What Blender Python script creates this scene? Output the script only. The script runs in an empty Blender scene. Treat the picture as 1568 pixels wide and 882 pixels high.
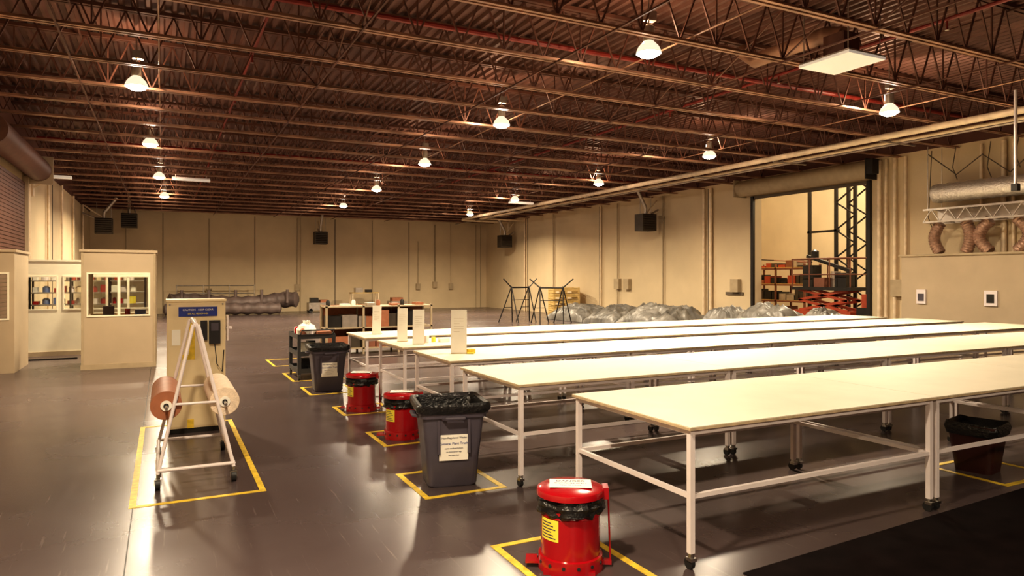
import bpy, bmesh, math, random
from mathutils import Vector, Matrix, noise
random.seed(7)
D=bpy.data; S=bpy.context.scene
# ---------------------------------------------------------------- materials
def mat(name,col,rough=.6,metal=0,var=.12,scale=6,bump=0,bscale=40,emit=None,estr=0,spec=None,coat=0):
    m=D.materials.new(name); m.use_nodes=True; nt=m.node_tree; b=nt.nodes['Principled BSDF']
    b.inputs['Roughness'].default_value=rough; b.inputs['Metallic'].default_value=metal
    if spec is not None: b.inputs['Specular IOR Level'].default_value=spec
    if coat: b.inputs['Coat Weight'].default_value=coat; b.inputs['Coat Roughness'].default_value=.1
    g=nt.nodes.new('ShaderNodeNewGeometry')
    n=nt.nodes.new('ShaderNodeTexNoise'); n.inputs['Scale'].default_value=scale; n.inputs['Detail'].default_value=5
    nt.links.new(g.outputs['Position'],n.inputs['Vector'])
    r=nt.nodes.new('ShaderNodeValToRGB'); r.color_ramp.elements[0].position=.3; r.color_ramp.elements[1].position=.7
    c0=[max(0,c*(1-var)) for c in col]; c1=[min(1,c*(1+var)) for c in col]
    r.color_ramp.elements[0].color=(*c0,1); r.color_ramp.elements[1].color=(*c1,1)
    nt.links.new(n.outputs['Fac'],r.inputs['Fac']); nt.links.new(r.outputs['Color'],b.inputs['Base Color'])
    if bump:
        n2=nt.nodes.new('ShaderNodeTexNoise'); n2.inputs['Scale'].default_value=bscale; n2.inputs['Detail'].default_value=4
        nt.links.new(g.outputs['Position'],n2.inputs['Vector'])
        bp=nt.nodes.new('ShaderNodeBump'); bp.inputs['Strength'].default_value=bump; bp.inputs['Distance'].default_value=.02
        nt.links.new(n2.outputs['Fac'],bp.inputs['Height']); nt.links.new(bp.outputs['Normal'],b.inputs['Normal'])
    if emit:
        b.inputs['Emission Color'].default_value=(*emit,1); b.inputs['Emission Strength'].default_value=estr
    return m
M={}
M['wall']=mat('wall_paint',(.64,.52,.345),.75,var=.08,scale=.7,bump=.15,bscale=25)
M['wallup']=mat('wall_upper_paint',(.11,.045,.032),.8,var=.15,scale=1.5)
M['trim']=mat('joint_trim',(.42,.335,.22),.7,var=.08)
M['trimdk']=mat('dark_joint',(.13,.10,.07),.7)
M['table']=mat('table_top_laminate',(.80,.735,.585),.55,var=.04,scale=3,bump=.05,bscale=9)
M['tedge']=mat('table_edge_wood',(.56,.44,.28),.6,var=.2,scale=20)
M['white']=mat('white_enamel',(.78,.71,.71),.35,var=.03)
M['chrome']=mat('caster_steel',(.5,.48,.45),.3,1)
M['rubber']=mat('black_rubber',(.02,.02,.02),.5)
M['blackpl']=mat('black_plastic',(.025,.025,.028),.35)
M['bag']=mat('bin_liner_black',(.012,.012,.013),.25,bump=.6,bscale=35)
M['red']=mat('red_enamel',(.36,.004,.010),.22,var=.06,coat=.4)
M['maroon']=mat('maroon_plastic',(.045,.012,.010),.4,var=.06)
M['reddk']=mat('red_machine',(.42,.07,.03),.4)
M['grey']=mat('grey_plastic',(.085,.075,.098),.38,var=.08)
M['paper']=mat('paper_white',(.90,.87,.78),.7,var=.03)
M['cream']=mat('cream_enamel',(.80,.66,.42),.45,var=.05,scale=3)
M['booth']=mat('booth_panel',(.47,.375,.26),.55,var=.05,scale=2)
M['boothw']=mat('booth_white_panel',(.84,.79,.62),.5,var=.03)
M['yellow']=mat('yellow_tape',(.74,.52,.05),.5,var=.25,scale=14)
M['ylabel']=mat('yellow_label',(.85,.72,.08),.5,var=.05)
M['blue']=mat('blue_sign',(.02,.04,.26),.4)
M['brown']=mat('kraft_paper_roll',(.36,.14,.07),.55,var=.12,scale=12)
M['fabric']=mat('white_fabric_roll',(.85,.70,.55),.9,var=.10,scale=30,bump=.5,bscale=90)
M['steel']=mat('joist_steel',(.13,.058,.040),.5,.2,var=.3,scale=2.5)
M['steelc']=mat('joist_chord_steel_lit',(.42,.25,.17),.34,.4,var=.4,scale=2)  # paler than the webs: light catching the chords is painted into the colour
M['pipe']=mat('cream_pipe',(.78,.64,.46),.4,.1)
M['redpipe']=mat('sprinkler_pipe_red',(.22,.025,.018),.45)
M['galv']=mat('galvanised',(.50,.45,.40),.35,.7,var=.15)
M['foil']=mat('foil_duct',(.92,.87,.80),.28,.6,var=.1,scale=20,bump=1,bscale=22)
M['flex']=mat('flex_duct_brown',(.42,.27,.20),.35,.4,var=.25,scale=25,bump=.5)
M['heater']=mat('heater_casing',(.07,.055,.04),.5,.2)
M['tarp']=mat('grey_tarp',(.14,.132,.12),.42,var=.55,scale=2.2,bump=1,bscale=5)
M['tube']=mat('inflatable_fabric',(.14,.105,.098),.5,var=.3,scale=3)
M['wood']=mat('pallet_wood',(.60,.42,.16),.7,var=.2,scale=9)
M['dark']=mat('dark_steel',(.03,.027,.025),.45,.4)
M['rust']=mat('rust_rack',(.25,.10,.06),.6)
M['slat']=mat('roll_door_slat',(.15,.07,.05),.5,.2)
M['mat']=mat('floor_shade_black',(.010,.006,.006),.9,var=.3,scale=5,spec=.1)  # near black, floor shade painted as colour
M['lampglow']=mat('lamp_lens',(1,1,1),.5,emit=(1,.95,.84),estr=90)
M['reflector']=mat('lamp_reflector',(.6,.55,.48),.3,.3,emit=(1,.84,.62),estr=.9)
M['diffuser']=mat('diffuser_white',(.9,.86,.78),.4,var=.02,emit=(1,.93,.8),estr=.2)
M['blueb']=mat('blue_box',(.05,.12,.35),.5)
M['gcart']=mat('cart_grey',(.05,.05,.052),.45)
M['ink']=mat('ink',(.03,.03,.10),.6)
def glass():
    m=D.materials.new('window_glass'); m.use_nodes=True; nt=m.node_tree; nt.nodes.clear()
    o=nt.nodes.new('ShaderNodeOutputMaterial'); x=nt.nodes.new('ShaderNodeMixShader'); t=nt.nodes.new('ShaderNodeBsdfTransparent'); g=nt.nodes.new('ShaderNodeBsdfGlossy')
    g.inputs['Roughness'].default_value=.03; x.inputs[0].default_value=.10; t.inputs[0].default_value=(.92,.93,.9,1)
    nt.links.new(t.outputs[0],x.inputs[1]); nt.links.new(g.outputs[0],x.inputs[2]); nt.links.new(x.outputs[0],o.inputs[0]); return m
M['glass']=glass()
M['deck']=mat('roof_deck_metal',(.145,.070,.053),.5,.25,var=.3,scale=1.2)
def floormat():
    m=D.materials.new('sealed_concrete'); m.use_nodes=True; nt=m.node_tree; b=nt.nodes['Principled BSDF']; N=nt.nodes.new; L=nt.links.new
    g=N('ShaderNodeNewGeometry')
    n=N('ShaderNodeTexNoise'); n.inputs['Scale'].default_value=.35; n.inputs['Detail'].default_value=9; n.inputs['Roughness'].default_value=.6; L(g.outputs['Position'],n.inputs['Vector'])
    r=N('ShaderNodeValToRGB'); r.color_ramp.elements[0].position=.25; r.color_ramp.elements[1].position=.8
    r.color_ramp.elements[0].color=(.068,.050,.051,1); r.color_ramp.elements[1].color=(.112,.086,.086,1)
    L(n.outputs['Fac'],r.inputs['Fac'])
    mp=N('ShaderNodeMapping'); mp.inputs['Scale'].default_value=(22,1.1,1); mp.inputs['Rotation'].default_value=(0,0,.5); L(g.outputs['Position'],mp.inputs['Vector'])
    n2=N('ShaderNodeTexNoise'); n2.inputs['Scale'].default_value=1.6; n2.inputs['Detail'].default_value=6; L(mp.outputs[0],n2.inputs['Vector'])
    r2=N('ShaderNodeValToRGB'); r2.color_ramp.elements[0].position=.64; r2.color_ramp.elements[1].position=.76
    r2.color_ramp.elements[0].color=(0,0,0,1); r2.color_ramp.elements[1].color=(.06,.05,.045,1); L(n2.outputs['Fac'],r2.inputs['Fac'])
    ad=N('ShaderNodeMix'); ad.data_type='RGBA'; ad.blend_type='ADD'; ad.inputs[0].default_value=1; L(r.outputs[0],ad.inputs[6]); L(r2.outputs[0],ad.inputs[7])
    L(ad.outputs[2],b.inputs['Base Color'])
    n3=N('ShaderNodeTexNoise'); n3.inputs['Scale'].default_value=.8; n3.inputs['Detail'].default_value=6; L(g.outputs['Position'],n3.inputs['Vector'])
    mr=N('ShaderNodeMapRange'); mr.inputs[1].default_value=.25; mr.inputs[2].default_value=.75; mr.inputs[3].default_value=.22; mr.inputs[4].default_value=.30; L(n3.outputs['Fac'],mr.inputs[0]); L(mr.outputs[0],b.inputs['Roughness'])
    bp=N('ShaderNodeBump'); bp.inputs['Strength'].default_value=.05; bp.inputs['Distance'].default_value=.01
    n4=N('ShaderNodeTexNoise'); n4.inputs['Scale'].default_value=7; n4.inputs['Detail'].default_value=4; L(g.outputs['Position'],n4.inputs['Vector']); L(n4.outputs['Fac'],bp.inputs['Height']); L(bp.outputs[0],b.inputs['Normal'])
    return m
M['floor']=floormat()
# ---------------------------------------------------------------- builder
class B:
    def __init__(s): s.bm=bmesh.new(); s.ms=[]
    def mi(s,k):
        if k not in s.ms: s.ms.append(k)
        return s.ms.index(k)
    def face(s,vs,k,sm=False):
        try: f=s.bm.faces.new(vs)
        except ValueError: return
        f.material_index=s.mi(k); f.smooth=sm
    def hexa(s,P,k):
        v=[s.bm.verts.new(p) for p in P]
        for q in ((0,3,2,1),(4,5,6,7),(0,1,5,4),(1,2,6,5),(2,3,7,6),(3,0,4,7)): s.face([v[i] for i in q],k)
    def box(s,x0,x1,y0,y1,z0,z1,k,rz=0):
        P=[(x0,y0,z0),(x1,y0,z0),(x1,y1,z0),(x0,y1,z0),(x0,y0,z1),(x1,y0,z1),(x1,y1,z1),(x0,y1,z1)]
        if rz:
            c=Vector(((x0+x1)/2,(y0+y1)/2,0)); R=Matrix.Rotation(rz,3,'Z'); P=[tuple(R@(Vector(p)-c)+c) for p in P]
        s.hexa(P,k)
    def beam(s,a,b,w,h,k):
        a=Vector(a);b=Vector(b);d=(b-a).normalized(); up=Vector((0,0,1)) if abs(d.z)<.95 else Vector((0,1,0))
        x=d.cross(up).normalized()*w/2; y=x.cross(d).normalized()*h/2
        s.hexa([a-x-y,a+x-y,b+x-y,b-x-y,a-x+y,a+x+y,b+x+y,b-x+y],k)
    def path(s,pts,r,k,seg=10,cap=True):
        pts=[Vector(p) for p in pts]; n=len(pts); rs=r if isinstance(r,(list,tuple)) else [r]*n
        rings=[]; px=None
        for i,p in enumerate(pts):
            d=(pts[min(i+1,n-1)]-pts[max(i-1,0)]).normalized()
            if px is None:
                up=Vector((0,0,1)) if abs(d.z)<.95 else Vector((1,0,0)); px=d.cross(up).normalized()
            else: px=(px-d*px.dot(d)).normalized()
            py=d.cross(px)
            rings.append([s.bm.verts.new(p+(px*math.cos(2*math.pi*j/seg)+py*math.sin(2*math.pi*j/seg))*rs[i]) for j in range(seg)])
        for A,C in zip(rings,rings[1:]):
            for j in range(seg): s.face([A[j],A[(j+1)%seg],C[(j+1)%seg],C[j]],k,True)
        if cap: s.face(rings[0][::-1],k); s.face(rings[-1],k)
    def tube(s,a,b,r,k,seg=10): s.path([a,b],r,k,seg)
    def lathe(s,prof,c,k,seg=32,a0=0,a1=2*math.pi,jit=0,cap=False,kk=None):
        full=abs(a1-a0-2*math.pi)<1e-4; n=seg if full else seg+1; rings=[]
        for r,z in prof:
            ring=[]
            for j in range(n):
                a=a0+(a1-a0)*j/seg; rr=r
                if jit: rr+=jit*noise.noise(Vector((math.cos(a)*3+c[0],math.sin(a)*3+c[1],z*12)))*1.5; 
                ring.append(s.bm.verts.new((c[0]+rr*math.cos(a),c[1]+rr*math.sin(a),c[2]+z+(jit*noise.noise(Vector((math.cos(a)*4,math.sin(a)*4,c[0]))) if jit else 0))))
            rings.append(ring)
        for i,(A,C) in enumerate(zip(rings,rings[1:])):
            for j in range(seg): s.face([A[j],A[(j+1)%n],C[(j+1)%n],C[j]],k,True)
        if cap: s.face(rings[0][::-1],k); s.face(rings[-1],k)
    def loft(s,secs,c,k,n=8,jit=0,capb=True,capt=False):
        rings=[]
        for z,hx,hy,cr in secs:
            ring=[]
            for q,(sx,sy) in enumerate(((1,1),(-1,1),(-1,-1),(1,-1))):
                for i in range(n+1):
                    a=math.pi/2*(q+i/n); x=sx*(hx-cr)+cr*math.cos(a); y=sy*(hy-cr)+cr*math.sin(a)
                    if jit:
                        t=noise.noise(Vector((x*14+c[0],y*14+c[1],z*9)))*jit; x+=x*t*1.2; y+=y*t*1.2; zz=z+t*.5
                    else: zz=z
                    ring.append(s.bm.verts.new((c[0]+x,c[1]+y,c[2]+zz)))
            rings.append(ring)
        m=len(rings[0])
        for A,C in zip(rings,rings[1:]):
            for j in range(m): s.face([A[j],A[(j+1)%m],C[(j+1)%m],C[j]],k,True)
        if capb: s.face(rings[0][::-1],k)
        if capt: s.face(rings[-1],k)
    def done(s,name,loc=(0,0,0),rz=0,parent=None,auto=True):
        me=D.meshes.new(name); bmesh.ops.recalc_face_normals(s.bm,faces=s.bm.faces[:]); s.bm.to_mesh(me); s.bm.free()
        for k in s.ms: me.materials.append(M[k])
        o=D.objects.new(name,me); S.collection.objects.link(o); o.location=loc; o.rotation_euler[2]=rz
        if parent: o.parent=parent
        if auto:
            try: me.set_sharp_from_angle(angle=math.radians(38))
            except Exception: pass
        return o
def dup(o,loc,rz=0):
    n=D.objects.new(o.name,o.data); S.collection.objects.link(n); n.location=loc; n.rotation_euler[2]=rz
    for ch in o.children:
        if ch.type=='LIGHT': continue
        c=D.objects.new(ch.name,ch.data); S.collection.objects.link(c); c.parent=n; c.location=ch.location; c.rotation_euler=ch.rotation_euler
    return n
def text(body,size,loc,rot,k,parent,name='lettering'):
    c=D.curves.new(name,'FONT'); c.body=body; c.size=size; c.align_x='CENTER'; c.align_y='CENTER'; c.extrude=.0005
    o=D.objects.new(name,c); S.collection.objects.link(o); o.location=loc; o.rotation_euler=rot; c.materials.append(M[k]); o.parent=parent; return o
XL,XR,YB,YF=-3.1,17.6,38.5,-7
ZC=5.0; ZD=5.85
# ---------------------------------------------------------------- shell
b=B(); b.box(XL-.3,27,YF-.3,YB+.3,-.2,0,'floor'); b.done('floor')
b=B()  # deck corrugation, ribs run across the joists
x=XL; 
prof=[]
while x<XR+.1:
    prof+= [(x,ZD),(x+.05,ZD),(x+.075,ZD+.05),(x+.155,ZD+.05)]; x+=.18
a=[b.bm.verts.new((p[0],YF,p[1])) for p in prof]; c=[b.bm.verts.new((p[0],YB,p[1])) for p in prof]
for i in range(len(a)-1): b.face([a[i],a[i+1],c[i+1],c[i]],'deck')
b.done('ceiling')
b=B(); b.box(XL-.3,XR+.3,YB,YB+.3,0,ZC+.1,'wall'); b.box(XL-.3,XR+.3,YB,YB+.3,ZC+.1,ZD+.2,'wallup'); b.done('wall_back')
b=B(); b.box(XL-.3,XR+.3,YF-.3,YF,0,ZD+.2,'wallup'); b.done('wall_front')
b=B(); b.box(XL-.3,XL,YF,YB,0,4.9,'wall'); b.box(XL-.3,XL,YF,YB,4.9,ZD+.2,'wallup'); b.done('wall_left')
DY0,DY1,DZ=12.83,17.0,4.5
b=B()
b.box(XR,XR+.3,YF,DY0,0,ZC+.1,'wall'); b.box(XR,XR+.3,DY1,YB,0,ZC+.1,'wall'); b.box(XR,XR+.3,DY0,DY1,DZ,ZC+.1,'wall')
b.box(XR,XR+.3,YF,YB,ZC+.1,ZD+.2,'wallup'); b.done('wall_right')
# panel joints and conduits
b=B()
for x in (0.0,4.3,8.46,12.7,): b.box(x-.02,x+.02,YB-.012,YB,0,ZC,'trimdk')
for x,z0,z1 in ((6.44,1.2,5),(6.6,0,5),(10.54,.3,5),(13.24,1.2,3.9),(14.25,1.3,4.9),(14.3,1.3,4.9),(15.28,1.2,5),(17.2,0,5),(16.9,0,5),(2.1,1,4.8),(-1.6,1,4.6)):
    b.tube((x,YB-.04,z0),(x,YB-.04,z1),.018,'trim',8)
for x,z in ((13.24,1.1),(14.27,1.2),(15.28,1.1),(6.44,1.1),(2.1,.9)): b.box(x-.13,x+.13,YB-.1,YB-.0,z,z+.35,'trim')
b.done('trim_1')
b=B()
for y in (33.1,26.2,19.2): 
    b.box(XR-.012,XR,y-.03,y+.03,0,ZC,'trimdk')
for y,r in ((26.0,.05),(21.65,.03),(19.35,.05),(19.0,.07),(12.45,.06),(12.25,.04),(12.0,.05),(11.7,.04),(33.3,.05),(30.2,.025),(24.7,.025),(9.8,.04),(9.3,.06),(9.1,.04),(8.7,.06),(8.5,.03)):
    b.tube((XR-.09,y,0),(XR-.09,y,ZC),r,'pipe' if r>.03 else 'trim',10)
for y in (24.7,24.0,17.8,11.9): b.box(XR-.16,XR,y-.18,y+.18,1.3,1.75,'trim')
b.box(XR-.05,XR,17.5,18.3,1.2,1.3,'trimdk')
b.done('trim_2')
b=B()
for y in (21.2,24.5,27.6,31.0,34.5): b.tube((XL+.07,y,0),(XL+.07,y,4.9),.035,'pipe',8)
b.box(XL,XL+.012,25.9,25.96,0,4.9,'trimdk'); b.box(XL,XL+.012,32,32.06,0,4.9,'trimdk')
b.done('trim_3')
# adjoining bay seen through the roll-up opening
b=B(); b.box(26.7,27,5,26,0,8,'wall'); b.done('wall_bay_far')
b=B(); b.box(XR+.3,27,25.7,26,0,8,'wall'); 
b.done('wall_bay_back')
b=B(); b.box(XR+.3,27,5,5.3,0,8,'wall'); b.done('wall_bay_front')
b=B(); b.box(XR,27,5,26,8,8.2,'deck'); b.done('ceiling_bay')
b=B(); b.box(XR,XR+.3,5,26,ZD+.2,8,'wall'); b.done('wall_bay_near')
# ---------------------------------------------------------------- joists
def joist():
    b=B(); L0,L1=XL+.02,XR-.02
    for dy in (-.045,.045):
        b.box(L0,L1,dy-.02,dy+.02,ZC,ZC+.012,'steelc'); b.box(L0,L1,dy*.5-.004,dy*.5+.004,ZC,ZC+.05,'steelc')
        b.box(L0,L1,dy-.03,dy+.03,ZD-.06,ZD-.005,'steel')
    n=32; p=(L1-L0)/n
    for i in range(n):
        x0=L0+i*p
        b.beam((x0,0,ZD-.05),(x0+p/2,0,ZC+.03),.022,.022,'steel'); b.beam((x0+p/2,0,ZC+.03),(x0+p,0,ZD-.05),.022,.022,'steel')
        if i%2: b.beam((x0+p/2,0,ZC+.03),(x0+p/2,0,ZD-.05),.02,.02,'steel')
    return b
jb=joist().done('roof_joists')
md=jb.modifiers.new('array','ARRAY'); md.use_relative_offset=False; md.use_constant_offset=True; md.constant_offset_displace=(0,1.5,0); md.count=30
jb.location=(0,-6.1,0)
# bridging rods
b=B()
for x in (-1.2,2.3,5.2,8.2,11.2,15.6):
    b.beam((x,YF+.1,ZC-.01),(x,YB-.1,ZC-.01),.022,.022,'steel'); b.beam((x,YF+.1,ZD-.1),(x,YB-.1,ZD-.1),.025,.025,'steel')
y=-6.1
while y<37:
    for x in (2.3,8.2,15.6):
        b.beam((x,y,ZC+.02),(x,y+1.5,ZD-.1),.02,.02,'steel'); b.beam((x,y,ZD-.1),(x,y+1.5,ZC+.02),.02,.02,'steel')
    y+=1.5
b.done('joist_bridging')
b=B()
b.path([(14.2,YF+.2,4.9),(14.2,34,4.9),(14.4,34.6,4.9),(17.3,34.9,4.9),(17.3,34.9,4.3)],.07,'pipe',12)
b.path([(14.75,YF+.2,4.87),(14.75,33,4.87),(17.4,33.2,4.87)],.04,'pipe',10)
b.path([(15.2,YF+.2,4.9),(15.2,37.5,4.9)],.03,'galv',8)
y=-5
while y<34:
    b.beam((14.1,y,4.8),(15.3,y,4.8),.04,.03,'galv'); b.beam((14.45,y,4.8),(14.45,y,5.02),.015,.015,'galv'); y+=3
b.done('ceiling_pipe_run')
b=B()
for x in (1.3,9.9): b.tube((x,YF+.2,5.45),(x,YB-.2,5.45),.03,'redpipe',8)
b.tube((XL+.2,9.35,5.4),(XR-.2,9.35,5.4),.04,'redpipe',8); b.tube((XL+.2,21.4,5.4),(XR-.2,21.4,5.4),.04,'redpipe',8)
y=0
while y<37:
    for x in (1.3,9.9): b.tube((x,y,5.45),(x,y,5.3),.015,'redpipe',6); b.lathe([(.001,0),(.03,-.005),(.001,-.01)],(x,y,5.3),'galv',8)
    y+=3
b.done('sprinkler_pipes')
b=B()
for x in (-.3,6.15,12.4): b.tube((x+.25,YF+.2,5.06),(x+.25,YB-1,5.06),.012,'steelc',6)
b.done('lighting_conduit')
# ---------------------------------------------------------------- high bay lamps
def lamp():
    b=B()
    b.lathe([(.06,.17),(.09,.145),(.14,.09),(.168,.03),(.172,.0),(.168,0),(.16,.03),(.13,.09),(.06,.145)],(0,0,0),'reflector',28)
    b.lathe([(.001,-.06),(.07,-.052),(.12,-.032),(.155,.0),(.16,.02)],(0,0,0),'lampglow',24)
    b.lathe([(.001,.17),(.07,.17),(.08,.19),(.08,.36),(.055,.39),(.001,.39)],(0,0,0),'galv',20)
    b.tube((0,0,.39),(0,0,.9),.012,'galv',8)
    b.box(-.06,.10,-.05,.05,.45,.58,'galv')
    return b
lb=None
pos=[(-.38,12.7,1),(-.26,18.1,1),(-.1,23.9,1.1),(.05,29.5,2.1),(5.95,7.66,1),(6.1,12.6,1),(6.35,17.9,1),(6.7,23.9,1.1),(6.95,30,2.1),(12.1,8.4,1),(12.4,13.5,1.15),(12.8,19.1,1.3),(12.5,24.6,1.3),(13.4,31.2,1.9),(-.3,2.2,1.15),(-.3,-3,1.2),(6,-3.5,.9)]
def light(name,kind,loc,power,**k):
    l=D.lights.new(name,kind); l.energy=power; l.color=k.get('color',(1,.81,.56))
    if kind=='AREA': l.shape='DISK'; l.size=k.get('size',.4); l.spread=math.radians(158)
    else: l.shadow_soft_size=k.get('size',.12)
    o=D.objects.new(name,l); S.collection.objects.link(o); o.location=loc; return o
ZL=4.87
for i,(x,y,pw) in enumerate(pos):
    if lb is None: lb=lamp().done('high_bay_lamp',(x,y,ZL)); o=lb
    else: o=dup(lb,(x,y,ZL))
    l=light('lamp_downlight','AREA',(0,0,-.065),275*pw,size=.3); l.parent=o
    l=light('lamp_uplight','POINT',(0.02,0.16,.30),40,size=.05,color=(1,.66,.42)); l.parent=o
l=light('bay_light','POINT',(21.5,17.5,7),1900,size=.4,color=(1,.86,.60))
l=light('bay_light','POINT',(22,11,6.5),900,size=.4,color=(1,.86,.60))
# ---------------------------------------------------------------- layout tables
ZT=.886
def table(L,Wd,nm,y0,x0,mods):
    b=B(); 
    for m in range(mods):
        X=m*2.44
        b.box(X+.002,X+2.436,0,Wd,ZT-.006,ZT,'table'); b.box(X,X+2.438,0,Wd,ZT-.022,ZT-.0062,'tedge')
        xa,xb=X+.04,X+2.40; ya,yb=.04,Wd-.04
        for xx in (xa,xb):
            for yy in (ya,yb):
                b.box(xx-.018,xx+.018,yy-.018,yy+.018,.10,ZT-.022,'white')
                b.tube((xx,yy,.07),(xx,yy,.10),.02,'chrome',8)
                b.box(xx-.022,xx+.022,yy-.03,yy-.022+.044,.055,.075,'chrome')
                b.tube((xx-.014,yy+.01,.036),(xx+.014,yy+.01,.036),.036,'rubber',14)
            b.beam((xx,ya,.45),(xx,yb,.45),.028,.028,'white'); b.beam((xx,ya,ZT-.04),(xx,yb,ZT-.04),.028,.03,'white')
        for yy in (ya,yb):
            b.beam((xa,yy,.45),(xb,yy,.45),.028,.028,'white'); b.beam((xa,yy,ZT-.04),(xb,yy,ZT-.04),.028,.03,'white')
    return b.done(nm,(x0,y0,0))
table(0,1.37,'layout_table',3.29,2.87,5)
table(0,1.31,'layout_table',5.26,2.71,5)
table(0,1.25,'layout_table',7.08,2.80,5)
table(0,1.22,'layout_table',8.74,2.80,5)
table(0,1.2,'layout_table',10.4,2.74,5)
# instruction boards standing on table ends
def board(x,y,h,w,rz,yel=False):
    b=B(); b.hexa([(-w/2,-.012,.007),(w/2,-.012,.007),(w/2,0,.007),(-w/2,0,.007),(-w/2,.06,h),(w/2,.06,h),(w/2,.072,h),(-w/2,.072,h)],'paper')
    for i in range(6):
        z=h*(.5+.06*i); yy=-.0125+.072*z/h
        b.box(-w*.33,w*(.30 if i%3 else .05),yy-.001,yy,z,z+.002,'trim')
    b.beam((0,.16,.01),(0,.06,h*.8),.03,.01,'wood')
    b.box(-w/2,w/2,-.015,.165,0,.006,'wood')
    if yel: 
        b.lathe([(.03,0),(.055,0),(.055,.05),(.03,.05),(.03,0)],(w/2+.05,.03,0),'yellow',20)
        b.box(w/2+.01,w/2+.09,-.06,-.02,0,.02,'ylabel')
    return b.done('instruction_board',(x,y,ZT+.002),rz)
board(3.18,7.75,.52,.19,-.45,True); board(3.13,9.08,.47,.16,-.4); board(3.05,9.55,.47,.14,-.4); board(3.07,10.95,.46,.14,-.4)
b=B(); b.lathe([(.001,0),(.04,0),(.045,.1),(.03,.1),(.001,.095)],(0,0,0),'white',16); b.lathe([(.001,0),(.03,0),(.03,.07),(.001,.07)],(.13,.05,0),'ylabel',14); b.box(.2,.34,-.04,.05,0,.05,'paper'); b.done('glue_pots',(3.30,9.25,ZT+.001))
# ---------------------------------------------------------------- red waste cans
def redcan(nm,loc,rz,lab=True):
    b=B(); R=.185
    b.lathe([(.001,.04),(.19,.04),(.195,0),(.205,0),(.205,.03),(.20,.085),(R,.09),(R,.10),(R,.33),(R+.004,.335),(R,.34),(R,.43)],(0,0,0),'red',48)
    for i in range(14):
        a=2*math.pi*i/14; b.tube((.198*math.cos(a),.198*math.sin(a),.055),(.207*math.cos(a),.207*math.sin(a),.055),.011,'blackpl',10)
    # liner skirt
    b.lathe([(R+.004,.345),(R+.018,.365),(R+.012,.385),(R+.024,.41),(R+.014,.43),(R+.02,.445),(R+.006,.455)],(0,0,0),'bag',64,jit=.022)
    # lid
    b.lathe([(.001,.515),(.10,.512),(.185,.50),(.208,.488),(.212,.478),(.212,.452),(.204,.452),(.2,.47),(.001,.475)],(0,0,0),'red',48)
    # hinge, linkage rod, pedal
    b.box(.20,.235,-.05,.05,.43,.50,'red'); b.tube((.235,0,.46),(.25,.02,.03),.006,'red',8); b.box(.195,.255,-.02,.03,.015,.04,'red')
    b.box(-.28,-.19,-.06,.06,.03,.042,'red'); b.tube((-.24,0,.034),(.24,0,.03),.008,'red',8)
    for a in (.9,-.9,2.4,-2.4): b.box(.2*math.cos(a)-.02,.2*math.cos(a)+.02,.2*math.sin(a)-.02,.2*math.sin(a)+.02,0,.03,'red')
    # labels
    b.lathe([(R+.002,.20),(R+.002,.33)],(0,0,0),'ylabel',12,a0=math.radians(200),a1=math.radians(246))
    for i in range(6): b.lathe([(R+.003,.215+i*.018),(R+.003,.221+i*.018)],(0,0,0),'ink',10,a0=math.radians(204),a1=math.radians(240-(i%3)*5))
    if lab:
        b.hexa([(-.13,-.10,.5135),(.13,-.10,.5135),(.13,.07,.5135),(-.13,.07,.5135),(-.13,-.10,.5165),(.13,-.10,.5165),(.13,.07,.5165),(-.13,.07,.5165)],'paper')
    o=b.done(nm,loc,rz)
    if lab:
        text('DANGER',.045,(0,.03,.517),(0,0,0),'ink',o); text('OILY RAGS ONLY',.026,(0,-.015,.517),(0,0,0),'ink',o); text('keep lid closed',.022,(0,-.055,.517),(0,0,0),'ink',o)
    return o
c1=redcan('oily_waste_can',(2.28,3.72,0),math.radians(-30)); 
dup(c1,(2.42,7.58,0),math.radians(-20)); dup(c1,(2.42,9.38,0),math.radians(-25))
b=B(); b.loft([(0,.15,.15,.05),(.40,.20,.20,.06),(.405,.215,.215,.06),(.44,.215,.215,.06),(.43,.19,.19,.05),(.05,.14,.14,.05)],(0,0,0),'maroon',6); b.loft([(.34,.205,.205,.06),(.41,.222,.222,.06),(.455,.21,.21,.06),(.43,.18,.18,.05),(.3,.12,.12,.06)],(0,0,0),'bag',8,jit=.05,capb=False,capt=True)
b.done('maroon_waste_bin',(6.82,3.85,0),.2)
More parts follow.
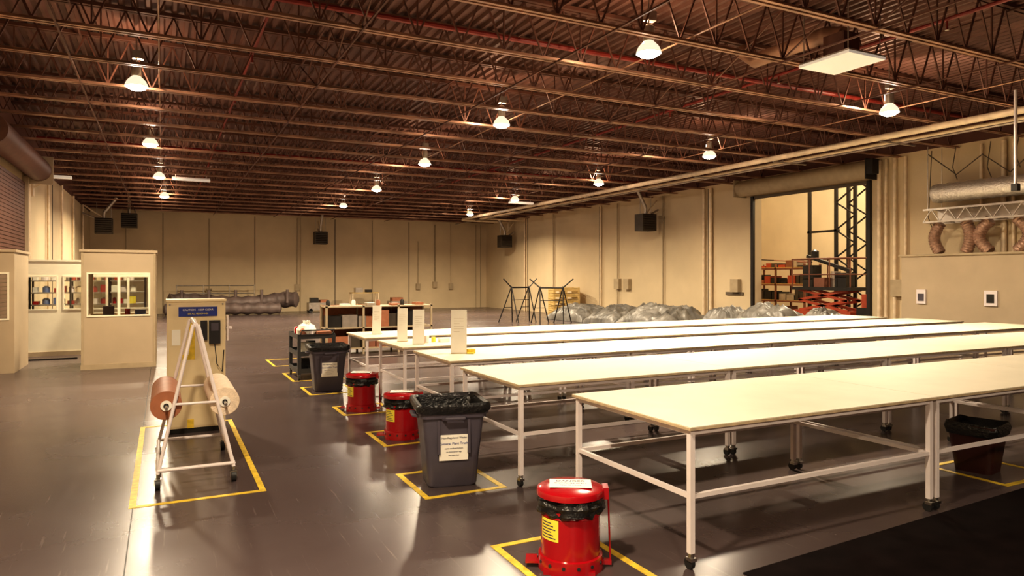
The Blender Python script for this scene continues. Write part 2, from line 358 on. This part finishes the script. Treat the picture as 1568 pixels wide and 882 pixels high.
# ---------------------------------------------------------------- grey square bins
def bin_():
    b=B()
    b.loft([(0,.20,.20,.06),(.02,.215,.215,.06),(.35,.238,.238,.06),(.60,.262,.262,.06),(.605,.285,.285,.06),(.66,.29,.29,.06),(.665,.30,.30,.06),(.70,.305,.305,.06),(.71,.295,.295,.055),(.69,.275,.275,.05),(.3,.235,.235,.05),(.05,.2,.2,.05)],(0,0,0),'grey',6)
    b.box(-.19,.19,-.19,.19,.05,.052,'bag')
    # handles
    for sx in (-1,1):
        b.path([(sx*.28,-.09,.60),(sx*.325,-.08,.61),(sx*.325,.08,.61),(sx*.28,.09,.60)],.016,'grey',8)
    for sy in (-1,1):
        b.path([(-.09,sy*.28,.60),(-.08,sy*.325,.61),(.08,sy*.325,.61),(.09,sy*.28,.60)],.016,'grey',8)
        for xx in (-.13,.13): b.box(xx-.012,xx+.012,sy*.25-.02,sy*.25+.02,.3,.62,'grey')
    # liner over the rim
    b.loft([(.655,.309,.309,.07),(.68,.314,.314,.07),(.71,.312,.312,.07),(.725,.30,.30,.06),(.71,.268,.268,.05),(.55,.24,.24,.08),(.40,.20,.20,.1),(.37,.1,.1,.06)],(0,0,0),'bag',8,jit=.05,capb=False,capt=True)
    b.hexa([(-.125,-.2475,.24),(.125,-.2475,.24),(.125,-.235,.24),(-.125,-.235,.24),(-.125,-.2625,.46),(.125,-.2625,.46),(.125,-.25,.46),(-.125,-.25,.46)],'paper')
    return b
bo=bin_().done('square_trash_can',(2.27,5.76,0),math.radians(-12))
tr=(math.radians(90+3.9),0,0)
text('Non-Regulated Waste',.024,(0,-.2625,.435),tr,'ink',bo); text('General Plant Trash',.03,(0,-.2595,.385),tr,'blue',bo)
for i,t in enumerate(('paper, cardboard, plastic','no chemicals or rags','see supervisor')): text(t,.016,(0,-.2575+i*.0022,.345-i*.03),tr,'ink',bo)
dup(bo,(2.36,11.3,0),math.radians(-4))
# ---------------------------------------------------------------- floor tape
def tape(x0,x1,y0,y1,w=.05):
    b=B(); z=.003
    b.box(x0,x1,y0,y0+w,0,z,'yellow'); b.box(x0,x1,y1-w,y1,0,z,'yellow'); b.box(x0,x0+w,y0+w,y1-w,0,z,'yellow'); b.box(x1-w,x1,y0+w,y1-w,0,z,'yellow')
    b.done('floor_tape_marking')
for t in ((-.24,.78,6.16,9.45),(1.96,2.66,3.2,4.22),(1.9,2.64,5.34,6.15),(2.1,2.8,7.2,7.98),(2.1,2.8,9.05,9.75),(2.0,2.75,10.85,11.7),(2.0,2.9,12.4,13.6),(2.0,3.0,14.7,16.0),(6.5,7.3,3.42,4.15)): tape(*t)
b=B(); b.box(-.215,-.207,YF,YB,0,.0015,'rubber')
b.done('floor_control_joint')
b=B(); b.hexa([(0,-2.2,0),(9,-2.2,0),(9,.5,0),(0,0,0),(0,-2.2,.006),(9,-2.2,.006),(9,.5,.006),(0,0,.006)],'mat'); b.done('floor_shade_sheet',(3.15,3.14,0))  # thin black sheet added to paint the shade in front of the nearest table
# ---------------------------------------------------------------- cabinet
b=B()
b.box(0,.62,0,.45,.06,1.52,'cream'); b.box(-.01,.63,-.015,.46,1.52,1.545,'cream'); b.box(.02,.60,.02,.43,0,.06,'dark')
b.box(.012,.608,-.008,0,.08,1.32,'cream'); b.box(.12,.53,-.014,-.006,1.35,1.46,'blue'); 
b.box(.23,.29,-.010,-.006,.85,1.3,'yellow'); b.box(.16,.23,-.010,-.006,.85,.91,'yellow')
b.box(.35,.42,-.05,-.008,1.07,1.30,'blackpl'); b.box(.44,.56,-.07,-.008,1.03,1.30,'blackpl'); b.box(.46,.54,-.074,-.07,1.18,1.27,'grey')
b.path([(.5,-.05,1.03),(.52,-.1,.8),(.58,-.06,.7),(.6,-.03,.95)],.006,'blackpl',6)
b.tube((.63,.12,1.2),(.70,.10,1.2),.02,'white',10); b.box(.64,.66,.05,.2,1.05,1.35,'white')
b.box(.05,.14,-.012,-.006,1.02,1.2,'paper')
b.box(.21,.28,-.014,-.008,.06,.16,'yellow')
for x in (.03,.59): b.tube((x,-.016,1.49),(x,-.006,1.49),.01,'chrome',8)
o=b.done('sheet_metal_cabinet',(.04,8.85,0))
text('CAUTION - KEEP CLEAR',.03,(.325,-.015,1.425),(math.radians(90),0,0),'paper',o); text('SEE ALL PERSONNEL',.024,(.325,-.015,1.38),(math.radians(90),0,0),'ylabel',o)
# ---------------------------------------------------------------- roll stand
b=B(); cx=.26
for y in (6.6,7.85):
    yi=y+(.18 if y<7 else -.18)
    for sx in (-1,1): b.tube((cx+sx*.02,yi,1.38),(cx+sx*.30,y,.13),.016,'white',10)
    b.tube((cx-.30,y,.16),(cx+.30,y,.16),.016,'white',10); b.tube((cx-.175,y+(yi-y)*.45,.70),(cx+.175,y+(yi-y)*.45,.70),.012,'white',8)
    for sx in (-1,1):
        X=cx+sx*.30; b.tube((X,y,.09),(X,y,.14),.012,'chrome',8); b.box(X-.028,X+.028,y-.03,y+.03,.085,.095,'chrome')
        for q in(-.028,.024): b.box(X+q,X+q+.004,y-.02,y+.02,.04,.09,'chrome')
        b.tube((X-.02,y,.05),(X+.02,y,.05),.05,'rubber',20)
b.tube((cx,6.78,1.38),(cx,7.67,1.38),.02,'white',10)
for sx in (-1,1): b.tube((cx+sx*.30,6.6,.16),(cx+sx*.30,7.85,.16),.016,'white',10)
for sx,k,r in ((-1,'brown',.125),(1,'fabric',.125)):
    X=cx+sx*.235; z=.69
    b.tube((X,6.55,z),(X,7.95,z),.012,'chrome',8)
    b.tube((X,6.72,z),(X,7.75,z),r,k,40)
    b.tube((X,6.715,z),(X,6.72,z),r*.97,'brown' if k=='brown' else 'fabric',32)
    b.tube((X,6.70,z),(X,6.725,z),.045,'paper',20); b.tube((X,6.69,z),(X,6.705,z),.022,'rubber',14)
b.done('material_roll_stand')
# ---------------------------------------------------------------- utility cart + bench
b=B(); W,Dp=.66,.95
for z in (.12,.42,.72): 
    b.box(0,W,0,Dp,z,z+.03,'gcart')
    b.box(0,W,0,.02,z+.03,z+.08,'gcart'); b.box(0,W,Dp-.02,Dp,z+.03,z+.08,'gcart'); b.box(0,.02,.02,Dp-.02,z+.03,z+.08,'gcart'); b.box(W-.02,W,.02,Dp-.02,z+.03,z+.08,'gcart')
for x in (.03,W-.03):
    for y in (.03,Dp-.03): b.box(x-.028,x+.028,y-.028,y+.028,.10,.8,'gcart'); b.tube((x-.015,y,.045),(x+.015,y,.045),.045,'rubber',16); b.box(x-.02,x+.02,y-.02,y+.02,.07,.12,'chrome')
b.path([(.05,0,.8),(.05,-.12,.88),(W-.05,-.12,.88),(W-.05,0,.8)],.014,'gcart',8)
for i in range(9):
    x=.08+random.random()*.45; y=.08+random.random()*.75; k=random.choice(['red','paper','paper','brown','white','cream','reddk'])
    b.lathe([(.001,0),(.045,0),(.045,.12),(.02,.15),(.001,.15)],(x,y,.75),k,14)
b.box(.1,.3,.3,.6,.75,.88,'paper'); b.box(.35,.6,.05,.3,.75,.84,'brown')
for i in range(6):
    x=.08+random.random()*.4; y=.08+random.random()*.7; b.box(x,x+.15,y,y+.15,.45,.45+.1+.1*random.random(),random.choice(['galv','paper','dark','brown']))
    b.box(x,x+.16,y,y+.15,.15,.15+.15*random.random()+.05,random.choice(['galv','blackpl','cream']))
# clear plastic bag of rags
b.lathe([(.001,0),(.13,.02),(.16,.10),(.12,.19),(.05,.22),(.07,.27),(.001,.26)],(.2,.25,.76),'paper',24,jit=.03)
b.done('utility_cart',(2.1,12.5,0))
b=B()
for x in (0,.86,1.72,2.55):
    for y in (0,.62): b.box(x,x+.045,y,y+.045,.0,1.16,'trim')
for z in (.12,.60,1.10): b.box(0,2.6,0,.67,z,z+.03,'trim')
b.box(0,2.6,.66,.68,.1,1.14,'brown')
for z,h in ((.15,.40),(.63,.42)):
    x=.06
    while x<2.4:
        w=.14+.22*random.random(); b.box(x,min(x+w,2.5),.03+.1*random.random(),.55,z,z+h*(.5+.5*random.random()),random.choice(['trimdk','galv','brown','dark','brown','rust','heater'])); x+=w+.02
for i in range(8):
    x=.1+i*.3; k=random.choice(['dark','paper','brown','galv','brown'])
    if i%2: b.box(x,x+.2,.1,.4,1.13,1.17+.15*random.random(),k)
    else: b.lathe([(.001,0),(.05,0),(.05,.1),(.03,.14),(.001,.14)],(x,.25,1.13),k,14)
b.done('storage_rack',(3.35,16.2,0))
# ---------------------------------------------------------------- booths
def panelwin(b,x0,x1,y0,y1,h,wx0,wx1,wz0,wz1,k,mull=1):
    b.box(x0,wx0,y0,y1,0,h,k); b.box(wx1,x1,y0,y1,0,h,k); b.box(wx0,wx1,y0,y1,0,wz0,k); b.box(wx0,wx1,y0,y1,wz1,h,k)
    b.box(wx0,wx1,(y0+y1)/2-.004,(y0+y1)/2+.004,wz0,wz1,'glass')
    e=.03
    for (a,c,d,f) in ((wx0,wx1,wz0,wz0+e),(wx0,wx1,wz1-e,wz1),(wx0,wx0+e,wz0+e,wz1-e),(wx1-e,wx1,wz0+e,wz1-e)): b.box(a,c,y0-.015,y0+.03,d,f,'boothw')
    for i in range(mull):
        xm=wx0+(wx1-wx0)*(i+1)/(mull+1); b.box(xm-.025,xm+.025,y0-.012,y0+.03,wz0+e,wz1-e,'boothw')
b=B(); X0,X1,Y0,Y1,H=-1.42,-.13,15.8,17.2,2.30
panelwin(b,X0,X1,Y0,Y0+.06,H,X0+.09,X1-.1,1.03,1.90,'booth')
b.box(X0,X1,Y1-.06,Y1,0,1.03,'booth'); b.box(X0,X1,Y1-.06,Y1,1.9,H,'booth'); b.box(X0,X0+.1,Y1-.06,Y1,1.03,1.9,'booth'); b.box(X1-.1,X1,Y1-.06,Y1,1.03,1.9,'booth')
b.box(X1-.06,X1,Y0+.06,Y1-.06,0,H,'booth'); b.box(X0,X0+.06,Y0+.06,Y1-.06,0,1.03,'booth'); b.box(X0,X0+.06,Y0+.06,Y1-.06,1.9,H,'booth')
b.box(X0-.03,X1+.03,Y0-.03,Y1+.03,H,H+.05,'booth'); b.box(X0-.01,X1+.01,Y0-.01,Y0,0,.1,'trim'); b.box(X0+.2,X1-.1,Y0+.7,Y1-.1,.9,.94,'wood')
b.box(X0+.3,X0+.5,Y1-.4,Y1-.2,.94,1.2,'grey'); b.box(X1-.4,X1-.2,Y1-.5,Y1-.3,.94,1.12,'blueb'); b.lathe([(.001,0),(.05,0),(.05,.2),(.001,.2)],(X0+.75,Y1-.35,.94),'red',14)
for x in (X0,X1-.04): b.box(x,x+.04,Y0-.012,Y0,.1,H,'trim')
b.box(X1,X1+.012,Y0+.1,Y1-.1,.05,H-.05,'trim')
b.done('inspection_booth')
b=B(); panelwin(b,XL+.04,-2.5,15.9,15.96,2.28,XL+.08,-2.58,1.0,1.9,'booth',0)
b.box(-2.56,-2.5,15.96,17.4,0,2.28,'booth'); b.box(XL+.04,-2.47,15.87,17.43,2.28,2.33,'booth'); b.done('inspection_booth')
b=B()
panelwin(b,XL+.04,-2.12,19,19.08,2.17,-2.9,-2.17,1.05,1.84,'boothw',0)
panelwin(b,-2.12,-.2,19,19.08,2.17,-2.07,-.3,1.05,1.84,'boothw',3)
b.box(XL+.02,-.18,18.98,19.1,2.17,2.21,'boothw'); b.box(XL+.02,-.2,18.97,19,0,.1,'trim'); b.box(-.26,-.2,19.08,22,0,2.17,'boothw')
b.done('office_partition')
b=B(); 
for z in (.1,.75,1.1,1.4,1.7): b.box(-2.95,-.4,20.6,21.1,z,z+.03,'galv')
for x in (-2.95,-2.1,-1.25,-.44): 
    for y in (20.6,21.06): b.box(x,x+.04,y,y+.04,0,2.05,'dark')
for z,hh in ((.13,.4),(.78,.26),(1.13,.2),(1.43,.2),(1.73,.25)):
    x=-2.88
    while x<-.6:
        w=.06+.12*random.random(); k=random.choice(['reddk','paper','blueb','cream','white','ylabel','red','galv','red','blueb'])
        if random.random()<.5: b.box(x,x+w,20.65,21.0,z,z+hh*(.3+.7*random.random()),k)
        else: b.lathe([(.001,0),(w/2,0),(w/2,hh*.6),(w/5,hh*.8),(.001,hh*.8)],(x+w/2,20.8,z),k,14)
        x+=w+.02+.08*random.random()
b.done('parts_shelving')
b=B(); b.box(-2.6,-1.5,14.9,14.96,0,.025,'dark'); b.done('floor_cable_cover',(-.2,3.2,0))
# ---------------------------------------------------------------- left roll-up door
b=B(); z=0
while z<4.15: b.box(XL+.02,XL+.06,15.5,20.7,z,z+.07,'slat'); b.box(XL+.02,XL+.045,15.5,20.7,z+.07,z+.085,'trimdk'); z+=.085
for y in (15.4,20.7): b.box(XL+.005,XL+.13,y,y+.12,0,4.3,'booth')
b.tube((XL+.31,15.4,4.5),(XL+.31,20.9,4.5),.28,'slat',24); b.box(XL+.005,XL+.62,20.9,20.98,4.15,4.85,'booth')
b.done('door_1')
# right roll-up door (raised): hood, guides
b=B(); b.tube((XR-.30,DY0-.3,DZ+.26),(XR-.30,DY1+.35,DZ+.26),.26,'trim',24); b.box(XR-.58,XR-.02,DY0-.34,DY0-.3,DZ-.02,DZ+.54,'dark'); b.box(XR-.58,XR-.02,DY1+.35,DY1+.39,DZ-.02,DZ+.54,'trim')
for y in (DY0-.1,DY1): b.box(XR-.1,XR-.005,y,y+.1,0,DZ,'dark')
b.box(XR-.05,XR-.01,DY0,DY1,DZ-.1,DZ,'trimdk'); b.box(XR-.6,XR-.35,DY0-.55,DY0-.36,DZ+.1,DZ+.5,'dark')
b.done('door_2')
# ---------------------------------------------------------------- unit heaters with arms
def heater(ax,ay,wx,wy,z,name='unit_heater'):
    b=B(); s=.33
    b.box(-s,s,-s*.8,s*.8,-s,s,'heater')
    for i in range(7): 
        zz=-s+.06+i*.09; b.hexa([(-s*.9,-s*.8-.04,zz),(s*.9,-s*.8-.04,zz),(s*.9,-s*.8,zz+.05),(-s*.9,-s*.8,zz+.05),(-s*.9,-s*.8-.04,zz+.008),(s*.9,-s*.8-.04,zz+.008),(s*.9,-s*.8,zz+.058),(-s*.9,-s*.8,zz+.058)],'heater')
    for x in (-s*.8,s*.8): b.tube((x,0,s),(x,0,ZC-z),.012,'galv',6)
    w=Vector((wx,wy,0)); 
    b.tube((0,0,s*.6),(w.x,w.y,s+.2),.04,'galv',8); b.tube((0,0,s),(w.x*.9,w.y*.9,ZC-z-.15),.03,'pipe',8)
    b.path([(0,0,s),(0,0,s+.25),(w.x*-.6,w.y*-.6,s+.9)],.07,'galv',10)
    return b.done(name,(ax,ay,z))
heater(7.5,37.6,.0,.8,3.9); heater(16.9,21.95,.62,0,3.95); heater(16.9,34.5,.62,0,3.8); heater(-2.25,34.3,-.8,0,4.0)
heater(-1.4,36.9,0,1.4,4.45)
# wall brackets/lamp on left, striplights
def strip(x,y,z,L,rz):
    b=B(); b.box(-L/2,L/2,-.09,.09,0,.06,'diffuser'); b.box(-L/2,L/2,-.06,.06,.06,.1,'white'); 
    for q in (-L*.4,L*.4): b.tube((q,0,.1),(q,0,ZC-z+.05),.008,'galv',6)
    return b.done('strip_light',(x,y,z),rz)
strip(.8,24.2,4.86,1.1,0); strip(13.3,25.6,4.86,1.1,0); 
b=B(); b.box(.1,.9,-.1,.1,0,.07,'diffuser'); b.beam((0,0,-.3),(.5,0,0),.04,.04,'pipe'); b.box(0,.05,-.12,.12,-.5,.05,'pipe'); b.beam((0,0,.3),(.5,0,.07),.03,.03,'pipe'); b.done('wall_bracket_light',(XL+.01,22,4.45))
# HVAC diffuser
b=B(); b.box(8.5,9.28,6.5,7.35,4.93,4.97,'diffuser'); b.box(8.72,9.06,6.75,7.1,4.99,5.35,'steel'); b.box(8.5,9.28,6.5,7.35,4.97,4.99,'galv'); b.path([(8.9,6.9,5.35),(8.9,7.2,5.45),(8.9,8.6,5.45),(8.9,8.9,5.7)],.12,'steelc',14)
for x in (8.55,9.23):
    for y in (6.55,7.3): b.tube((x,y,4.98),(x,y,5.8),.008,'galv',6)
b.done('ceiling_air_diffuser')
# ---------------------------------------------------------------- low room, ducts at right
b=B(); b.box(16.9,XR-.02,3,11.4,0,2.33,'booth'); b.box(16.85,XR-.02,3,11.45,2.33,2.38,'trim')
b.box(16.86,16.9,10.75,10.98,1.15,1.5,'white'); b.box(16.85,16.86,10.79,10.94,1.22,1.4,'grey')
b.box(16.86,16.9,9.1,9.38,1.15,1.5,'white'); b.box(16.85,16.86,9.16,9.32,1.22,1.42,'dark')
b.box(16.88,16.9,7.0,8.2,0,2.0,'trimdk')
b.done('low_equipment_room')
b=B(); 
pts=[(17.0,10.6-i*.12,3.86) for i in range(60)]; b.path(pts,[.22+.02*(i%2) for i in range(60)],'foil',18)
b.done('foil_air_duct')
b=B()
for x in (16.7,17.3):
    for z in (3.15,3.45): b.beam((x,10.7,z),(x,3.2,z),.04,.04,'galv')
y=10.7
while y>3.3:
    for x in (16.7,17.3): b.beam((x,y,3.15),(x,y-.2,3.45),.02,.02,'galv'); b.beam((x,y-.2,3.45),(x,y-.4,3.15),.02,.02,'galv')
    b.beam((16.7,y,3.15),(17.3,y,3.15),.03,.03,'galv'); y-=.4
for y in (10.6,8.0,5.4): 
    for x in (16.72,17.28): b.tube((x,y,3.45),(x,y,ZC),.01,'galv',6)
b.box(16.72,17.28,3.2,10.7,3.46,3.48,'galv'); b.box(17.27,17.28,3.2,10.7,3.17,3.43,'galv')
b.done('duct_support_rack')
for y,c in ((10.45,.15),(9.85,-.1),(9.3,.25),(8.75,-.25)):
    b=B(); n=26; P=[(16.98,y+c*math.sin(i/n*3.1),3.13-(3.13-2.40)*i/n) for i in range(n+1)]; b.path(P,[.12+.016*(i%2) for i in range(n+1)],'flex',14); b.done('flexible_duct')
b=B()
for y,z in ((10.9,3.0),(10.3,4.2),(9.5,4.1),(8.9,4.3)): b.path([(17.35,y,ZC),(17.3,y+.05,z+.3),(17.35,y-.03,z)],.012,'trimdk',6)
b.path([(17.2,10.9,4.9),(17.2,10.2,4.3),(17.2,9.6,4.7),(17.2,9.0,4.2),(17.2,8.3,4.8)],.015,'trimdk',6)
b.done('hanging_cables')
b=B(); b.tube((13.0,6.72,3.4),(13.0,6.72,5.0),.025,'white',12); b.box(12.95,13.05,6.67,6.77,3.28,3.4,'dark'); b.done('cable_drop_post')
# ---------------------------------------------------------------- tarps
def tarp(x0,x1,y0,y1,h,seed):
    b=B(); nx,ny=60,max(50,int((y1-y0)*26)); V=[]
    for i in range(nx+1):
        r=[]
        for j in range(ny+1):
            u,v=i/nx,j/ny; e=max(0,1-(2*u-1)**2)*max(0,1-abs(2*v-1)**3); e=e**.4
            X=x0+(x1-x0)*u; Y=y0+(y1-y0)*v; p=Vector((X+seed,Y,seed))
            q=p+.6*Vector((noise.noise(p*1.3),noise.noise(p*1.3+Vector((5,5,5))),0))
            rd=lambda f: 1-2.2*abs(noise.noise(q*f+Vector((f,0,0))))
            z=h*e*(.66+.30*noise.noise(p*.7)+.12*rd(1.4)+.09*rd(3.4)+.05*rd(7.5))
            r.append(b.bm.verts.new((X+.05*noise.noise(p*3),Y+.06*noise.noise(p*2.7+Vector((9,0,0))),max(.01,z))))
        V.append(r)
    for i in range(nx):
        for j in range(ny): b.face([V[i][j],V[i+1][j],V[i+1][j+1],V[i][j+1]],'tarp',True)
    return b.done('crumpled_tarp',auto=False)
tarp(14.6,16.9,17.9,20.9,1.0,1.3); tarp(14.8,17.0,21.2,23.3,.76,5.1); tarp(14.9,17.0,23.5,26.4,.82,3.3); tarp(14.9,16.6,15.6,16.9,1.08,8.2); tarp(14.4,16.7,13.4,15.2,1.12,12.7);tarp(14.4,16.7,11.9,13.3,1.2,15.7)
# ---------------------------------------------------------------- pipe stands (tripods)
for (x,y,r) in ((12.9,24.9,.2),(13.6,23.6,-.5)):
    b=B()
    for q in (-.45,.45):
        b.tube((q,0,1.45),(q-.35,.4,0),.022,'dark',8); b.tube((q,0,1.45),(q+.35,.4,0),.022,'dark',8); b.tube((q,0,1.45),(q,-.45,0),.022,'dark',8)
        b.tube((q,0,1.4),(q*1.9,0,1.75),.025,'dark',8); b.tube((q-.2,.22,.6),(q+.2,.22,.6),.015,'dark',6)
    b.tube((-.45,0,1.4),(.45,0,1.4),.03,'dark',8); b.tube((-.45,0,.9),(.45,0,.9),.015,'dark',8)
    b.done('pipe_stand',(x,y,0),r)
# pallet crates
b=B()
for lv in range(5):
    z=lv*.27
    for x in (0,.55,1.15): b.box(x,x+.1,0,1.0,z,z+.09,'wood')
    for i in range(6): b.box(0,1.25,i*.18,i*.18+.1,z+.09,z+.12,'wood')
    for yy in (0,.98):
        for q in (.13,.2): b.box(0,1.25,yy,yy+.02,z+q,z+q+.05,'wood')
    for x in (0,1.23):
        for q in (.13,.2): b.box(x,x+.02,.02,.98,z+q,z+q+.05,'wood')
    for x in (.02,1.19):
        for yy in (.02,.94): b.box(x,x+.04,yy,yy+.04,z+.12,z+.27,'wood')
b.done('stacked_pallet_crates',(15.9,27.4,0),math.radians(-15))
# inflatable tube
b=B(); n=60; P=[];R=[]
for i in range(n+1):
    t=i/n; P.append((.2+5.9*t,36.9-.9*t+.25*math.sin(t*9),.62+.08*math.sin(t*7+1))); R.append((.34+.03*math.cos(i*math.pi/3))*(.45 if i in (0,n) else 1)*(1.15 if t>.8 else 1))
b.path(P,R,'tube',18)
P=[];R=[]
for i in range(n+1):
    t=i/n; P.append((.0+5.2*t,36.3-.7*t+.15*math.sin(t*6),.30)); R.append((.27+.03*math.cos(i*math.pi/3))*(.35 if i in (0,n) else 1))
b.path(P,R,'tube',18)
for t in (.1,.3,.5,.7,.9): b.tube((.2+5.9*t,36.5-.8*t,.55),(.2+5.9*t,36.5-.8*t,1.2),.07,'tube',12)
b.done('inflatable_tube_structure')
b=B()
for x in (0,1.2,2.4,3.6): b.tube((x,0,0),(x,0,1.45),.03,'galv',8)
b.tube((0,0,1.4),(3.6,0,1.4),.03,'galv',8); b.tube((0,0,1.0),(3.6,0,1.0),.03,'galv',8); b.done('pipe_railing',(.6,37.8,0))
b=B(); b.box(0,1.1,0,.7,.1,.5,'galv'); b.box(.1,.5,.1,.5,.5,.75,'dark'); b.box(.6,1,.1,.6,.5,.65,'brown'); 
for x in (.1,1): b.tube((x,0,.1),(x,.7,.1),.1,'rubber',12)
b.done('floor_cart',(6.7,36.5,0))
b=B()
for x in (0,1.4): 
    for y in (0,.6): b.box(x,x+.05,y,y+.05,0,.95,'pipe')
b.box(0,1.45,0,.65,.95,1.0,'wood'); b.box(.2,.6,.1,.5,1.0,1.25,'galv'); b.box(.8,1.1,.1,.5,1.0,1.15,'dark'); b.box(0,1.45,0,.65,.3,.34,'wood'); b.done('work_table',(9.0,36.8,0))
b=B(); b.box(0,.9,0,.8,.1,.5,'galv'); b.box(0,.9,.1,.2,0,.1,'wood'); b.box(0,.9,.6,.7,0,.1,'wood'); b.box(.1,.7,.1,.6,.5,.7,'brown'); b.done('packing_crate',(11.2,37,0))
# ---------------------------------------------------------------- bay contents
b=B()
for (y) in (14.75,15.45):
    for x in (19.6,20.2): b.box(x,x+.09,y,y+.09,0,6.2,'dark')
z=.2
while z<6:
    for x in (19.64,20.24): b.beam((x,14.8,z),(x,15.5,z+.45),.04,.04,'dark'); b.beam((x,15.5,z+.45),(x,14.8,z+.9),.04,.04,'dark')
    z+=.9
b.box(19.6,19.7,16.5,16.58,0,6.2,'dark')
for z in (3.3,6.1): b.box(19.6,19.7,15.4,16.6,z,z+.07,'dark')
b.done('gantry_tower')
b=B()
for x in (0,.8):
    for y in (0,1.3,2.6): b.box(x,x+.06,y,y+.06,0,2.3,'rust')
for z in (.3,.9,1.5,2.1):
    for x in (0,.8): b.box(x,x+.05,0,2.66,z,z+.06,'rust')
    b.box(0,.86,0,2.66,z+.06,z+.08,'wood')
    y=.05
    while y<2.3:
        w=.12+.25*random.random(); b.box(.1,.7,y,y+w,z+.08,z+.12+(.38 if z<2 else .25)*random.random(),random.choice(['dark','rust','galv','brown','dark','reddk','heater'])); y+=w+.04
for i in range(5): b.tube((.1+.1*i,.1,2.35),(.5-.05*i,2.5,2.5),.02,random.choice(['dark','rust']),6)
b.done('pallet_rack',(20.3,17.3,0))
b=B() # scissor lift
b.box(0,.9,0,2.2,.25,.75,'reddk')
for y in (.35,1.85):
    for x in (-.06,.8): b.tube((x,y,.25),(x+.16,y,.25),.25,'rubber',20)
for x in (.15,.75):
    for i in range(2):
        z=.75+i*.33; b.beam((x,.2,z),(x,2.0,z+.33),.06,.08,'reddk'); b.beam((x,2.0,z),(x,.2,z+.33),.06,.08,'reddk')
b.box(0,.9,0,2.2,1.4,1.5,'dark')
for z in (1.9,2.4): 
    for x in (0.02,.88): b.tube((x,0,z),(x,2.2,z),.02,'rust',8)
    for y in (.02,2.18): b.tube((0,y,z),(.9,y,z),.02,'rust',8)
for x in (.02,.88):
    for y in (0.02,.75,1.5,2.18): b.tube((x,y,1.5),(x,y,2.4),.02,'rust',8)
b.box(.2,.6,.3,.7,1.5,1.95,'dark'); b.box(.1,.6,1.0,1.4,1.5,1.8,'rust'); b.box(.3,.7,1.6,2.0,1.5,2.2,'dark'); b.lathe([(.001,0),(.15,0),(.15,.5),(.001,.5)],(.5,.9,1.5),'galv',16)
b.beam((.4,.3,2.0),(.4,1.9,2.5),.10,.10,'dark'); b.lathe([(.001,0),(.12,0),(.12,.25),(.05,.3),(.001,.3)],(.4,1.6,2.4),'dark',14)
b.done('scissor_lift',(18.5,14.1,0))
b=B(); b.box(0,.7,0,1.0,.2,.9,'dark'); b.box(.1,.6,.1,.5,.9,1.5,'dark'); b.box(.1,.5,.6,.9,.9,1.3,'reddk'); b.beam((.3,.5,1.3),(.3,.1,2.0),.06,.06,'reddk')
for y in (.2,.8): b.tube((-.02,y,.2),(.1,y,.2),.2,'rubber',16)
for y in (.2,.8): b.tube((.6,y,.2),(.72,y,.2),.2,'rubber',16)
b.done('machine_trolley',(18.5,12.9,0))
# ---------------------------------------------------------------- world, camera
w=D.worlds.new('world'); S.world=w; w.use_nodes=True; w.node_tree.nodes['Background'].inputs[0].default_value=(.35,.25,.18,1); w.node_tree.nodes['Background'].inputs[1].default_value=.05
cam=D.cameras.new('camera'); co=D.objects.new('camera',cam); S.collection.objects.link(co); S.camera=co
cam.sensor_width=36; cam.lens=24.4; cam.shift_y=-.0102; cam.clip_start=.05
co.location=(0,0,1.8); co.rotation_euler=(math.radians(90),0,-math.radians(26.7))
S.view_settings.view_transform='Standard'; S.view_settings.exposure=.0
try: S.view_settings.look='Medium High Contrast'
except Exception: pass
